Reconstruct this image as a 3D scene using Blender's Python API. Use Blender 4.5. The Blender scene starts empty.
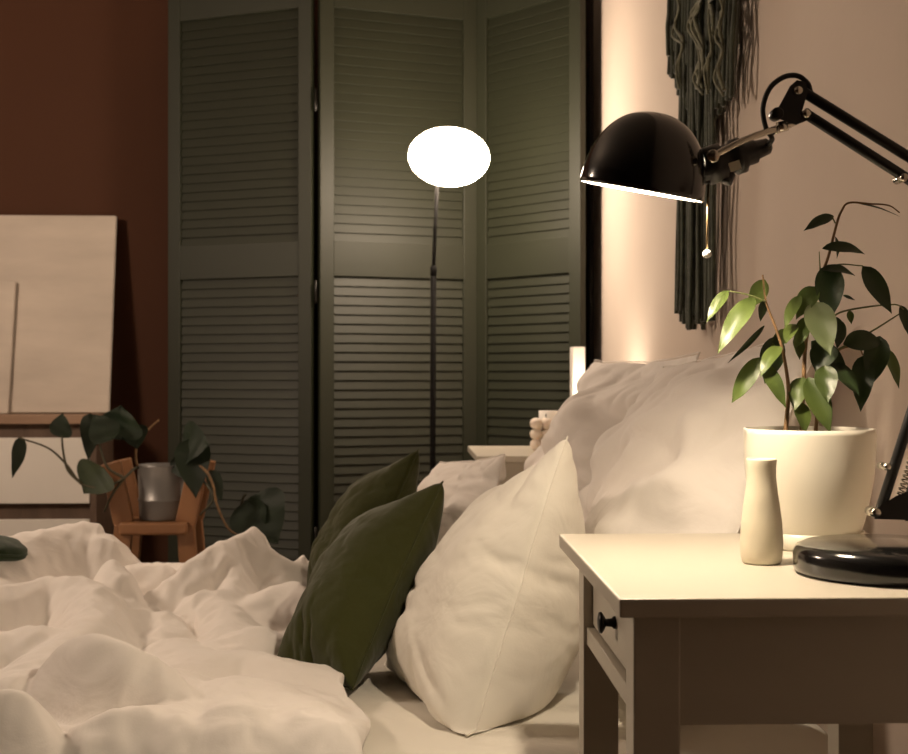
import bpy, bmesh, math, random
import numpy as np
from mathutils import Vector, Matrix, noise
random.seed(7)
sc = bpy.context.scene
COL = sc.collection
PI = math.pi

# ------------------------------------------------------------------ camera frame
F = 1300.0; CX, CY = 454.0, 377.0; CAMZ = 0.889
PSI = math.atan(49.0 / F)
CP, SP = math.cos(PSI), math.sin(PSI)
def C2W(xc, d, z): return Vector((xc * CP + d * SP, d * CP - xc * SP, z))
def P(px, py, d):                      # point seen at a pixel at distance d
    return C2W((px - CX) * d / F, d, CAMZ - (py - CY) * d / F)
def PZ(px, py, z):                     # point seen at a pixel at height z
    return P(px, py, (CAMZ - z) * F / (py - CY))
WALLX = 0.60
def PW(px, py, off):                   # point seen at a pixel, on the headboard wall
    k = (px - CX) / F
    return P(px, py, (WALLX - off) / (k * CP + SP))

# ------------------------------------------------------------------ materials
def new_mat(name):
    m = bpy.data.materials.new(name); m.use_nodes = True
    nt = m.node_tree; b = nt.nodes['Principled BSDF']
    return m, nt, b
def lin(c): return tuple(((x / 12.92) if x <= 0.04045 else ((x + 0.055) / 1.055) ** 2.4) for x in c)
def mat(name, col, rough=0.6, metal=0.0, vary=0.08, scale=8.0, bump=0.0, bscale=200.0, stretch=(1, 1, 1), sheen=0.0, spec=0.5, coat=0.0, sss=0.0):
    m, nt, b = new_mat(name); N = nt.nodes; L = nt.links
    tc = N.new('ShaderNodeTexCoord'); mp = N.new('ShaderNodeMapping'); mp.inputs['Scale'].default_value = stretch
    L.new(tc.outputs['Object'], mp.inputs['Vector'])
    nz = N.new('ShaderNodeTexNoise'); nz.inputs['Scale'].default_value = scale; nz.inputs['Detail'].default_value = 4
    L.new(mp.outputs['Vector'], nz.inputs['Vector'])
    r = N.new('ShaderNodeValToRGB')
    r.color_ramp.elements[0].position = 0.3; r.color_ramp.elements[1].position = 0.7
    r.color_ramp.elements[0].color = tuple(max(0, x * (1 - vary)) for x in col) + (1,)
    r.color_ramp.elements[1].color = tuple(min(1, x * (1 + vary)) for x in col) + (1,)
    L.new(nz.outputs['Fac'], r.inputs['Fac']); L.new(r.outputs['Color'], b.inputs['Base Color'])
    b.inputs['Roughness'].default_value = rough; b.inputs['Metallic'].default_value = metal
    b.inputs['Specular IOR Level'].default_value = spec
    if sheen: b.inputs['Sheen Weight'].default_value = sheen
    if coat: b.inputs['Coat Weight'].default_value = coat; b.inputs['Coat Roughness'].default_value = 0.1
    if sss:
        b.inputs['Subsurface Weight'].default_value = sss; b.inputs['Subsurface Radius'].default_value = (0.01, 0.007, 0.004)
    if bump:
        n2 = N.new('ShaderNodeTexNoise'); n2.inputs['Scale'].default_value = bscale; n2.inputs['Detail'].default_value = 3
        L.new(mp.outputs['Vector'], n2.inputs['Vector'])
        bp = N.new('ShaderNodeBump'); bp.inputs['Strength'].default_value = bump; bp.inputs['Distance'].default_value = 0.002
        L.new(n2.outputs['Fac'], bp.inputs['Height']); L.new(bp.outputs['Normal'], b.inputs['Normal'])
    return m
def fabric(name, col, crease=0.25, cscale=9.0, rough=0.92, sheen=0.15, dist=0.006):
    """woven cloth: fine weave bump over soft crease bump"""
    m, nt, b = new_mat(name); N = nt.nodes; L = nt.links
    tc = N.new('ShaderNodeTexCoord')
    nz = N.new('ShaderNodeTexNoise'); nz.inputs['Scale'].default_value = 3.0
    L.new(tc.outputs['Object'], nz.inputs['Vector'])
    mx = N.new('ShaderNodeMix'); mx.data_type = 'RGBA'
    mx.inputs['A'].default_value = tuple(x * 0.96 for x in col) + (1,); mx.inputs['B'].default_value = tuple(min(1, x * 1.03) for x in col) + (1,)
    L.new(nz.outputs['Fac'], mx.inputs['Factor']); L.new(mx.outputs['Result'], b.inputs['Base Color'])
    b.inputs['Roughness'].default_value = rough; b.inputs['Sheen Weight'].default_value = sheen
    b.inputs['Specular IOR Level'].default_value = 0.2
    c1 = N.new('ShaderNodeTexNoise'); c1.inputs['Scale'].default_value = cscale; c1.inputs['Detail'].default_value = 3.5; c1.inputs['Distortion'].default_value = 0.8
    L.new(tc.outputs['Object'], c1.inputs['Vector'])
    bp = N.new('ShaderNodeBump'); bp.inputs['Strength'].default_value = crease; bp.inputs['Distance'].default_value = dist * 5
    L.new(c1.outputs['Fac'], bp.inputs['Height'])
    w = N.new('ShaderNodeTexNoise'); w.inputs['Scale'].default_value = 420.0
    L.new(tc.outputs['Object'], w.inputs['Vector'])
    b2 = N.new('ShaderNodeBump'); b2.inputs['Strength'].default_value = 0.15; b2.inputs['Distance'].default_value = 0.001
    L.new(w.outputs['Fac'], b2.inputs['Height']); L.new(bp.outputs['Normal'], b2.inputs['Normal'])
    L.new(b2.outputs['Normal'], b.inputs['Normal'])
    return m
def emit(name, col, strength, base=(0.9, 0.9, 0.9)):
    m, nt, b = new_mat(name)
    b.inputs['Base Color'].default_value = base + (1,)
    b.inputs['Emission Color'].default_value = tuple(col) + (1,); b.inputs['Emission Strength'].default_value = strength
    return m
def wood(name, c1, c2, scale=3.0, stretch=(1, 1, 12), rough=0.5):
    m, nt, b = new_mat(name); N = nt.nodes; L = nt.links
    tc = N.new('ShaderNodeTexCoord'); mp = N.new('ShaderNodeMapping'); mp.inputs['Scale'].default_value = stretch
    L.new(tc.outputs['Object'], mp.inputs['Vector'])
    nz = N.new('ShaderNodeTexNoise'); nz.inputs['Scale'].default_value = scale; nz.inputs['Detail'].default_value = 6; nz.inputs['Distortion'].default_value = 1.0
    L.new(mp.outputs['Vector'], nz.inputs['Vector'])
    r = N.new('ShaderNodeValToRGB'); r.color_ramp.elements[0].position = .35; r.color_ramp.elements[1].position = .65
    r.color_ramp.elements[0].color = c1 + (1,); r.color_ramp.elements[1].color = c2 + (1,)
    L.new(nz.outputs['Fac'], r.inputs['Fac']); L.new(r.outputs['Color'], b.inputs['Base Color'])
    b.inputs['Roughness'].default_value = rough
    return m

M = {}
M['wall_pink'] = mat('plaster', (0.61, 0.515, 0.435), 0.9, vary=0.03, scale=3, bump=0.12, bscale=60)
M['wall_brown'] = mat('terracotta_paint', (0.062, 0.0185, 0.0040), 0.85, vary=0.05, scale=2, bump=0.1, bscale=60)
M['ceiling'] = mat('ceiling_paint', (0.28, 0.25, 0.22), 0.9, vary=0.02)
M['floor'] = wood('floor_oak', (0.07, 0.038, 0.02), (0.12, 0.07, 0.038), 2.5, (10, 0.8, 1), 0.45)
M['wall_umber'] = mat('umber_paint', (0.05, 0.028, 0.016), 0.85, vary=0.05, scale=2)
M['trim'] = mat('trim_paint', (0.7, 0.67, 0.62), 0.5, vary=0.02)
M['white_paint'] = mat('white_lacquer', (0.54, 0.495, 0.41), 0.42, vary=0.025, scale=5, stretch=(1, 1, 5), bump=0.05, bscale=40)
M['sage'] = mat('sage_paint', (0.0185, 0.0212, 0.0095), 0.55, vary=0.06, scale=6, bump=0.08, bscale=70)
M['black'] = mat('black_enamel', (0.006, 0.006, 0.006), 0.16, vary=0.1, coat=0.5)
M['black_satin'] = mat('black_plastic', (0.010, 0.010, 0.010), 0.38, vary=0.1)
M['chrome'] = mat('chrome', (0.72, 0.68, 0.6), 0.2, metal=1.0, vary=0.05)
M['lining'] = mat('white_enamel', (0.85, 0.85, 0.82), 0.5, vary=0.02)
M['bulb'] = emit('bulb_glow', (1.0, 0.81, 0.59), 1050.0)
M['globe'] = emit('opal_glow', (1.0, 0.79, 0.60), 46.0)
M['small_bulb'] = emit('small_bulb_glow', (1.0, 0.82, 0.63), 330.0)
M['fill_light'] = emit('fill_glow', (1.0, 0.77, 0.58), 72.0)  # glow of the added fill lantern
M['matte_black'] = mat('matte_black', (0.005, 0.0045, 0.004), 0.8, vary=0.1, spec=0.15)
M['dresser_dark'] = wood('dresser_shade_wood', (0.085, 0.052, 0.033), (0.13, 0.08, 0.052), 4, (3, 3, 0.4), 0.6)  # darker copy of the dresser wood, carcass shade put into the colour
M['brass'] = mat('aged_brass', (0.30, 0.22, 0.12), 0.35, metal=0.9)
M['knob'] = mat('dark_bronze', (0.012, 0.010, 0.008), 0.35, metal=0.4)
M['linen_white'] = fabric('duvet_cotton', (0.86, 0.81, 0.765), 0.24, 9)
M['cushion_white'] = fabric('cushion_linen', (0.80, 0.76, 0.68), 0.25, 10)
M['pillow_white'] = fabric('pillow_cotton', (0.84, 0.79, 0.74), 0.34, 8)
M['sheet'] = fabric('sheet_cotton', (0.78, 0.74, 0.66), 0.25, 9)
M['olive'] = fabric('olive_velvet', (0.036, 0.039, 0.0085), 0.25, 11, sheen=0.17)
M['deep_green'] = fabric('deep_green_velvet', (0.02, 0.035, 0.015), 0.2, 9, sheen=0.2)
M['macrame'] = mat('green_yarn', (0.042, 0.050, 0.031), 0.85, vary=0.4, scale=40, bump=0.6, bscale=500, sheen=0.3)
M['macrame_light'] = mat('pale_green_yarn', (0.17, 0.17, 0.11), 0.85, vary=0.3, scale=60, bump=0.6, bscale=500, sheen=0.3)
M['pot'] = mat('cream_glaze', (0.74, 0.70, 0.60), 0.3, vary=0.03, scale=12)
M['soil'] = mat('soil', (0.03, 0.018, 0.01), 0.95, vary=0.5, scale=120, bump=1, bscale=300)
M['vase'] = mat('cream_ceramic', (0.72, 0.66, 0.52), 0.55, vary=0.06, scale=30, bump=0.25, bscale=60)
M['zinc'] = mat('grey_zinc', (0.20, 0.19, 0.18), 0.38, metal=0.5, vary=0.12, scale=9, stretch=(1, 1, 0.3))
M['birch'] = wood('birch', (0.19, 0.085, 0.033), (0.28, 0.13, 0.054), 6, (1, 1, 0.25), 0.5)
M['dresser_wood'] = wood('dresser_wood', (0.25, 0.15, 0.09), (0.36, 0.23, 0.15), 4, (0.4, 3, 3), 0.55)
M['canvas'] = mat('gesso', (0.55, 0.48, 0.41), 0.8, vary=0.10, scale=3.5, bump=0.9, bscale=7, stretch=(1, 1, 3))
M['dark_edge'] = mat('dark_wood', (0.03, 0.018, 0.012), 0.6)
M['stem'] = mat('bark', (0.20, 0.115, 0.05), 0.8, vary=0.3, scale=60, bump=0.5)
M['stem_green'] = mat('green_stem', (0.13, 0.15, 0.05), 0.6, vary=0.2, scale=30)
M['stem_dark'] = mat('vine_stem', (0.045, 0.040, 0.018), 0.7, vary=0.2, scale=30)
M['candle'] = mat('candle_wax', (0.80, 0.70, 0.60), 0.5, vary=0.03, sss=0.2)
M['wick'] = mat('wick', (0.05, 0.04, 0.03), 0.9)
M['bed_wood'] = mat('bed_paint', (0.72, 0.68, 0.6), 0.5, vary=0.03)
M['box_white'] = mat('box_card', (0.74, 0.70, 0.64), 0.6, vary=0.02)
M['sticker'] = mat('paper_sticker', (0.62, 0.58, 0.48), 0.7, vary=0.05)
M['cord'] = mat('black_rubber', (0.010, 0.009, 0.008), 0.5)

def leaf_mat(name, dark, light, rough=0.40, trans=0.25):
    m, nt, b = new_mat(name); N = nt.nodes; L = nt.links
    uv = N.new('ShaderNodeUVMap'); uv.uv_map = 'UVMap'
    sx = N.new('ShaderNodeSeparateXYZ'); L.new(uv.outputs['UV'], sx.inputs['Vector'])
    a = N.new('ShaderNodeMath'); a.operation = 'SUBTRACT'; a.inputs[1].default_value = 0.5; L.new(sx.outputs['X'], a.inputs[0])
    ab = N.new('ShaderNodeMath'); ab.operation = 'ABSOLUTE'; L.new(a.outputs[0], ab.inputs[0])
    r = N.new('ShaderNodeValToRGB'); r.color_ramp.elements[0].position = 0.012; r.color_ramp.elements[1].position = 0.05
    r.color_ramp.elements[0].color = tuple(min(1, x * 1.7 + 0.01) for x in light) + (1,); r.color_ramp.elements[1].color = (0, 0, 0, 1)
    L.new(ab.outputs[0], r.inputs['Fac'])
    tc = N.new('ShaderNodeTexCoord'); nz = N.new('ShaderNodeTexNoise'); nz.inputs['Scale'].default_value = 14
    L.new(tc.outputs['Object'], nz.inputs['Vector'])
    r2 = N.new('ShaderNodeValToRGB'); r2.color_ramp.elements[0].position = .35; r2.color_ramp.elements[1].position = .68
    r2.color_ramp.elements[0].color = dark + (1,); r2.color_ramp.elements[1].color = light + (1,)
    L.new(nz.outputs['Fac'], r2.inputs['Fac'])
    mx = N.new('ShaderNodeMix'); mx.data_type = 'RGBA'; mx.blend_type = 'LIGHTEN'; mx.inputs['Factor'].default_value = 1
    L.new(r2.outputs['Color'], mx.inputs['A']); L.new(r.outputs['Color'], mx.inputs['B'])
    L.new(mx.outputs['Result'], b.inputs['Base Color'])
    b.inputs['Roughness'].default_value = rough
    tr = N.new('ShaderNodeBsdfTranslucent'); L.new(mx.outputs['Result'], tr.inputs['Color'])
    ms = N.new('ShaderNodeMixShader'); ms.inputs['Fac'].default_value = trans
    out = N['Material Output']
    L.new(b.outputs['BSDF'], ms.inputs[1]); L.new(tr.outputs['BSDF'], ms.inputs[2]); L.new(ms.outputs['Shader'], out.inputs['Surface'])
    return m
M['leaf'] = leaf_mat('ficus_leaf', (0.050, 0.076, 0.016), (0.105, 0.145, 0.032))
M['leaf_dark'] = leaf_mat('ficus_leaf_mature', (0.016, 0.030, 0.010), (0.030, 0.052, 0.016), trans=0.12)
M['leaf_pale'] = leaf_mat('ficus_leaf_underside', (0.17, 0.21, 0.10), (0.24, 0.28, 0.14), rough=0.45)
M['vine_leaf'] = leaf_mat('vine_leaf', (0.006, 0.014, 0.005), (0.011, 0.024, 0.008), rough=0.62, trans=0.15)
M['vine_leaf_light'] = leaf_mat('vine_leaf_young', (0.02, 0.032, 0.010), (0.036, 0.052, 0.018), rough=0.62, trans=0.2)

# ------------------------------------------------------------------ builders
def obj(name, bm, m, parent=None, smooth=False, kind=None, label=None):
    bmesh.ops.recalc_face_normals(bm, faces=bm.faces)
    me = bpy.data.meshes.new(name); bm.to_mesh(me); bm.free()
    ms = m if isinstance(m, (list, tuple)) else [m]
    for x in ms: me.materials.append(M[x])
    if smooth:
        for p in me.polygons: p.use_smooth = True
    o = bpy.data.objects.new(name, me); COL.objects.link(o)
    if parent is not None:
        o.parent = parent
        o.matrix_parent_inverse = world_of(parent).inverted()
    if kind: o['kind'] = kind
    if label: o['label'] = label
    return o
def world_of(o):
    if o.parent is None: return o.matrix_basis.copy()
    return world_of(o.parent) @ o.matrix_parent_inverse @ o.matrix_basis
def tag(o, label, cat, group=None):
    o['label'] = label; o['category'] = cat
    if group: o['group'] = group
    return o
def thing(name, label, cat, loc=(0, 0, 0), group=None):
    o = bpy.data.objects.new(name, None); COL.objects.link(o); o.location = loc
    o.empty_display_size = 0.05
    return tag(o, label, cat, group)
def box(bm, x0, x1, y0, y1, z0, z1, bev=0.0, mtx=None, mi=0):
    vs = [bm.verts.new((x, y, z)) for x in (x0, x1) for y in (y0, y1) for z in (z0, z1)]
    idx = [(0, 1, 3, 2), (4, 6, 7, 5), (0, 4, 5, 1), (2, 3, 7, 6), (0, 2, 6, 4), (1, 5, 7, 3)]
    fs = [bm.faces.new([vs[i] for i in f]) for f in idx]
    for f in fs: f.material_index = mi
    geo = vs
    if bev > 0:
        es = list({e for f in fs for e in f.edges})
        r = bmesh.ops.bevel(bm, geom=es, offset=bev, segments=2, affect='EDGES', profile=0.5)
        geo = list({v for f in r['faces'] for v in f.verts} | {v for v in vs if v.is_valid})
    if mtx is not None: bmesh.ops.transform(bm, matrix=mtx, verts=geo)
    return bm
def cbox(x0, x1, y0, y1, z0, z1, bev=0.0, mtx=None):
    return box(bmesh.new(), x0, x1, y0, y1, z0, z1, bev, mtx)
def frame_at(p, t, ref=None):
    t = t.normalized()
    ref = ref or (Vector((0, 0, 1)) if abs(t.z) < 0.9 else Vector((1, 0, 0)))
    n = (ref - t * ref.dot(t)).normalized(); b = t.cross(n)
    return n, b
def tube(bm, pts, r, seg=8, cap=True, mi=0):
    pts = [Vector(p) for p in pts]; n = len(pts)
    rs = r if isinstance(r, (list, tuple)) else [r] * n
    rings = []; N0 = None
    for i, p in enumerate(pts):
        t = (pts[min(i + 1, n - 1)] - pts[max(i - 1, 0)])
        if t.length < 1e-9: t = Vector((0, 0, 1))
        t.normalize()
        if N0 is None: N0, _ = frame_at(p, t)
        else:
            N0 = N0 - t * N0.dot(t)
            if N0.length < 1e-6: N0, _ = frame_at(p, t)
            N0.normalize()
        B = t.cross(N0)
        rings.append([bm.verts.new(p + (N0 * math.cos(a) + B * math.sin(a)) * rs[i]) for a in [2 * PI * k / seg for k in range(seg)]])
    for i in range(n - 1):
        for k in range(seg):
            f = bm.faces.new((rings[i][k], rings[i][(k + 1) % seg], rings[i + 1][(k + 1) % seg], rings[i + 1][k])); f.material_index = mi
    if cap:
        f = bm.faces.new(rings[0]); f.material_index = mi
        f = bm.faces.new(list(reversed(rings[-1]))); f.material_index = mi
    return bm
def spline(pts, n):
    """Catmull-Rom through pts, n samples per span"""
    pts = [Vector(p) for p in pts]
    q = [pts[0] * 2 - pts[1]] + pts + [pts[-1] * 2 - pts[-2]]
    out = []
    for i in range(1, len(q) - 2):
        p0, p1, p2, p3 = q[i - 1], q[i], q[i + 1], q[i + 2]
        for k in range(n):
            t = k / n
            out.append(0.5 * ((2 * p1) + (p2 - p0) * t + (2 * p0 - 5 * p1 + 4 * p2 - p3) * t * t + (3 * p1 - p0 - 3 * p2 + p3) * t ** 3))
    out.append(pts[-1]); return out
def lathe(bm, prof, mtx=None, seg=40, mi=0, closed=False):
    """prof: list of (radius, height)"""
    mtx = mtx or Matrix.Identity(4); rings = []
    for r, z in prof:
        if r < 1e-6: rings.append([bm.verts.new(mtx @ Vector((0, 0, z)))])
        else: rings.append([bm.verts.new(mtx @ Vector((r * math.cos(2 * PI * k / seg), r * math.sin(2 * PI * k / seg), z))) for k in range(seg)])
    pairs = list(zip(rings[:-1], rings[1:]))
    if closed: pairs.append((rings[-1], rings[0]))
    for a, b in pairs:
        for k in range(seg):
            k2 = (k + 1) % seg
            if len(a) == 1 and len(b) == 1: continue
            if len(a) == 1: f = bm.faces.new((a[0], b[k], b[k2]))
            elif len(b) == 1: f = bm.faces.new((a[k], a[k2], b[0]))
            else: f = bm.faces.new((a[k], a[k2], b[k2], b[k]))
            f.material_index = mi
    return bm
def T(v): return Matrix.Translation(Vector(v))
def axis_mtx(p, zdir, xref=None):
    z = Vector(zdir).normalized(); n, b = frame_at(p, z, xref)
    m = Matrix((n, b, z)).transposed().to_4x4(); m.translation = Vector(p)
    return m
def cyl(bm, p0, p1, r, seg=20, bev=0.0):
    p0, p1 = Vector(p0), Vector(p1); h = (p1 - p0).length
    m = axis_mtx(p0, p1 - p0); b = min(bev, r * .5, h * .4)
    prof = [(0, 0), (r - b, 0), (r, b), (r, h - b), (r - b, h), (0, h)] if b > 0 else [(0, 0), (r, 0), (r, h), (0, h)]
    return lathe(bm, prof, m, seg)

def copy_tree(o):
    c = o.copy(); COL.objects.link(c)
    for ch in [x for x in COL.objects if x.parent == o]:
        d = copy_tree(ch); d.parent = c
    return c

# ------------------------------------------------------------------ room
XL, YF, YB, ZC = -3.6, -3.4, 4.45, 2.7
def slab(name, *a, m):
    o = obj(name, cbox(*a), m); o['kind'] = 'structure'; return o
slab('floor', XL - .1, WALLX + .1, YF - .1, YB + .1, -0.1, 0, m='floor')
slab('ceiling', XL - .1, WALLX + .1, YF - .1, YB + .1, ZC, ZC + .1, m='ceiling')
slab('wall_right', WALLX, WALLX + .1, YF, YB, 0, ZC, m='wall_pink')
slab('wall_back', XL, WALLX + .1, YB, YB + .1, 0, ZC, m='wall_brown')
slab('wall_left', XL - .1, XL, YF, YB + .1, 0, ZC, m='wall_umber')
slab('wall_front', XL, WALLX + .1, YF - .1, YF, 0, ZC, m='wall_umber')
slab('baseboard_right', WALLX - .012, WALLX, YF, 4.12, 0, .07, m='trim')
slab('shade_strip', WALLX - .012, WALLX, 4.12, YB, 0, ZC, m='dark_edge')  # dark board added to deepen the shaded strip of wall by the corner
slab('baseboard_back', XL, WALLX - .012, YB - .012, YB, 0, .07, m='trim')

# ------------------------------------------------------------------ bedside tables
NZ = 0.70
def bedside_table(y0, y1, x0, x1, name, label):
    t = thing(name, label, 'bedside table', ((x0 + x1) / 2, (y0 + y1) / 2, 0), 'white bedside tables beside the bed')
    o = 0.020; lw = 0.041
    obj('tabletop', cbox(x0, x1, y0, y1, NZ - 0.0165, NZ, 0.002), 'white_paint', t)
    lx0, lx1, ly0, ly1 = x0 + .0155, x1 - .0155, y0 + o, y1 - o
    for (ax, ay) in ((lx0, ly0), (lx0 + .006, ly1 - lw), (lx1 - lw, ly0), (lx1 - lw, ly1 - lw)):
        obj('leg', cbox(ax, ax + lw, ay, ay + lw, 0, NZ - 0.0165, 0.0015), 'white_paint', t)
    za, zb = NZ - 0.115, NZ - 0.0166
    obj('side_panel', cbox(lx0 + lw, lx1 - lw, ly0 + .006, ly0 + .024, za, zb), 'white_paint', t)
    obj('side_panel', cbox(lx0 + lw, lx1 - lw, ly1 - .024, ly1 - .006, za, zb), 'white_paint', t)
    obj('back_panel', cbox(lx1 - .024, lx1 - .006, ly0 + lw, ly1 - lw, za, zb), 'white_paint', t)
    obj('drawer_rail', cbox(lx0 + .010, lx0 + .034, ly0 + lw, ly1 - lw, za - .006, za + .014, .001), 'white_paint', t)
    d = obj('drawer', cbox(lx0 + .017, lx1 - .03, ly0 + lw + .002, ly1 - lw - .002, za + .017, zb - .004, .001), 'white_paint', t)
    ym = (y0 + y1) / 2; zm = (za + zb) / 2 + .002; bm = bmesh.new()
    lathe(bm, [(0, 0), (.0065, 0), (.0065, .002), (.0044, .004), (.0040, .010), (.0085, .0125), (.0112, .0145), (.0108, .017), (.005, .0185), (0, .0185)], axis_mtx((lx0 + .017, ym, zm), (-1, 0, 0)), 24)
    obj('knob', bm, 'knob', d, True, label='small dark drawer knob')
    # shelf and lower frame out of sight of the drawer
    obj('shelf', cbox(lx0 + .002, lx1 - .002, ly0 + .004, ly1 - .004, 0.16, 0.175), 'white_paint', t)
    return t
NEAR_Y0, NEAR_Y1 = 1.10, 1.560
NX0, NX1 = 0.184, 0.5605
near_table = bedside_table(NEAR_Y0, NEAR_Y1, NX0, NX1, 'bedside_table', 'white wooden bedside table with a drawer, carrying the potted ficus and black lamp')
near_table.rotation_euler = (0, 0, -math.radians(.4))
FAR_Y0, FAR_Y1 = 3.105, 3.565
bedside_table(FAR_Y0, FAR_Y1, 0.172, 0.548, 'bedside_table', 'white bedside table on the far side of the bed, only its top corner showing')

# ------------------------------------------------------------------ bed
MZ = 0.42; BY0, BY1 = 1.585, 3.085
bed = thing('bed_frame', 'low white bed frame under the mattress', 'bed', (-0.7, (BY0 + BY1) / 2, 0))
obj('side_rail', cbox(-1.5, .585, BY0, BY0 + .03, .12, .205, .003), 'bed_wood', bed)
obj('side_rail', cbox(-1.5, .585, BY1 - .03, BY1, .12, .205, .003), 'bed_wood', bed)
obj('foot_rail', cbox(-1.53, -1.5, BY0, BY1, .12, .215, .003), 'bed_wood', bed)
obj('slat_base', cbox(-1.5, .585, BY0 + .03, BY1 - .03, .17, .19), 'bed_wood', bed)
for lx in (-1.5, .535):
    for ly in (BY0, BY1 - .05):
        obj('leg', cbox(lx, lx + .05, ly, ly + .05, 0, .12), 'bed_wood', bed)

def grid_mesh(nu, nv, fn):
    bm = bmesh.new()
    vs = [[bm.verts.new(fn(i / (nu - 1), j / (nv - 1))) for j in range(nv)] for i in range(nu)]
    for i in range(nu - 1):
        for j in range(nv - 1): bm.faces.new((vs[i][j], vs[i + 1][j], vs[i + 1][j + 1], vs[i][j + 1]))
    return bm, vs
def sheet_fn(u, v):
    # rounded mattress cross-section wrapped in a fitted sheet
    x = -1.49 + u * 2.07
    half = (BY1 - BY0) / 2 - .006; ym = (BY0 + BY1) / 2
    s = v * 2 - 1
    yy = ym + half * math.copysign(min(1, abs(s) / .78), s)
    over = max(0, (abs(s) - .72) / .28)
    edge = min(1, max(0, (abs(s) - .70) / .08))
    z = MZ - .03 * (1 - math.cos(edge * PI / 2)) if abs(s) <= .78 else (MZ - .03) - (abs(s) - .78) / .22 * .166
    ex = min(1, max(0, (u - .965) / .035)); z -= .02 * ex * ex if abs(s) <= .78 else 0
    w = 0.0032 * noise.noise(Vector((x * 9 + yy * 3, yy * 14, 1.3))) + 0.0026 * math.sin(yy * 60 + 5 * noise.noise(Vector((x * 3, yy * 3, 7)))) * max(0, noise.noise(Vector((x * 2.2, yy * 2.2, 4))) + .25)
    return Vector((x, yy, z + w - .002))
bm, gv = grid_mesh(150, 170, sheet_fn)
# close the ends and the underside
for row in (gv[0], gv[-1]):
    c = bm.verts.new((row[0].co.x, (BY0 + BY1) / 2, MZ - .12))
    for j in range(len(row) - 1): bm.faces.new((row[j], row[j + 1], c))
    bm.faces.new((row[-1], row[0], c))
for i in range(len(gv) - 1): bm.faces.new((gv[i][0], gv[i + 1][0], gv[i + 1][-1], gv[i][-1]))
o = obj('mattress', bm, 'sheet', smooth=True)
tag(o, 'mattress in a rumpled cream fitted sheet', 'mattress')

# ------------------------------------------------------------------ cloth helpers
def run_cloth(ob, frames, setup, colliders=()):
    md = ob.modifiers.new('cloth', 'CLOTH'); setup(md)
    for c in colliders:
        cm = c.modifiers.new('col', 'COLLISION'); c.collision.thickness_outer = .003; c.collision.cloth_friction = 12
    sc.frame_start = 1; sc.frame_end = frames
    md.point_cache.frame_start = 1; md.point_cache.frame_end = frames
    for f in range(1, frames + 1): sc.frame_set(f)
    dg = bpy.context.evaluated_depsgraph_get(); ev = ob.evaluated_get(dg)
    n = len(ev.data.vertices); co = np.empty(n * 3, np.float32); ev.data.vertices.foreach_get('co', co)
    ob.modifiers.remove(md); sc.frame_set(1)
    return co.reshape(-1, 3).copy()

def pillow_sim(ax, ay, n, pressure, seed, shrink=0.0, tension=15, bend=0.3, frames=28, ears=.4):
    """a sewn two-sided case blown up with filling: (vertices, faces, uv), in a unit where the case is 2ax by 2ay"""
    rnd = random.Random(seed); nx = n; ny = max(8, int(n * ay / ax))
    V = []; idx = {}
    for s in (1, -1):
        for i in range(nx + 1):
            for j in range(ny + 1):
                edge = i in (0, nx) or j in (0, ny)
                if s == -1 and edge: idx[(s, i, j)] = idx[(1, i, j)]; continue
                x = -ax + 2 * ax * i / nx; y = -ay + 2 * ay * j / ny
                z = 0 if edge else s * (.012 + .006 * noise.noise(Vector((x * 14 + seed, y * 14, s * 3.1))))
                idx[(s, i, j)] = len(V); V.append((x, y, z))
    Fc = []
    for s in (1, -1):
        for i in range(nx):
            for j in range(ny):
                q = [idx[(s, i, j)], idx[(s, i + 1, j)], idx[(s, i + 1, j + 1)], idx[(s, i, j + 1)]]
                Fc.append(q if s == 1 else q[::-1])
    me = bpy.data.meshes.new('case'); me.from_pydata(V, [], Fc); me.update()
    ob = bpy.data.objects.new('case', me); COL.objects.link(ob)
    def setup(md):
        s = md.settings; s.quality = 6; s.mass = .25; s.tension_stiffness = tension; s.compression_stiffness = tension; s.shear_stiffness = 5
        s.bending_stiffness = bend; s.use_pressure = True; s.uniform_pressure_force = pressure; s.shrink_min = shrink
        s.air_damping = 2.5; s.effector_weights.gravity = 0
        md.collision_settings.use_collision = False; md.collision_settings.use_self_collision = False
    co = run_cloth(ob, frames, setup)
    bpy.data.objects.remove(ob); bpy.data.meshes.remove(me)
    uv = np.array(V)[:, :2] / np.array([ax, ay])
    m_ = np.abs(co[:, :2]).max(0); co[:, :2] = ((1 - ears) * uv + ears * co[:, :2] / m_) * m_   # softer corner ears
    return co, Fc, uv, (nx, ny, idx)

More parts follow.
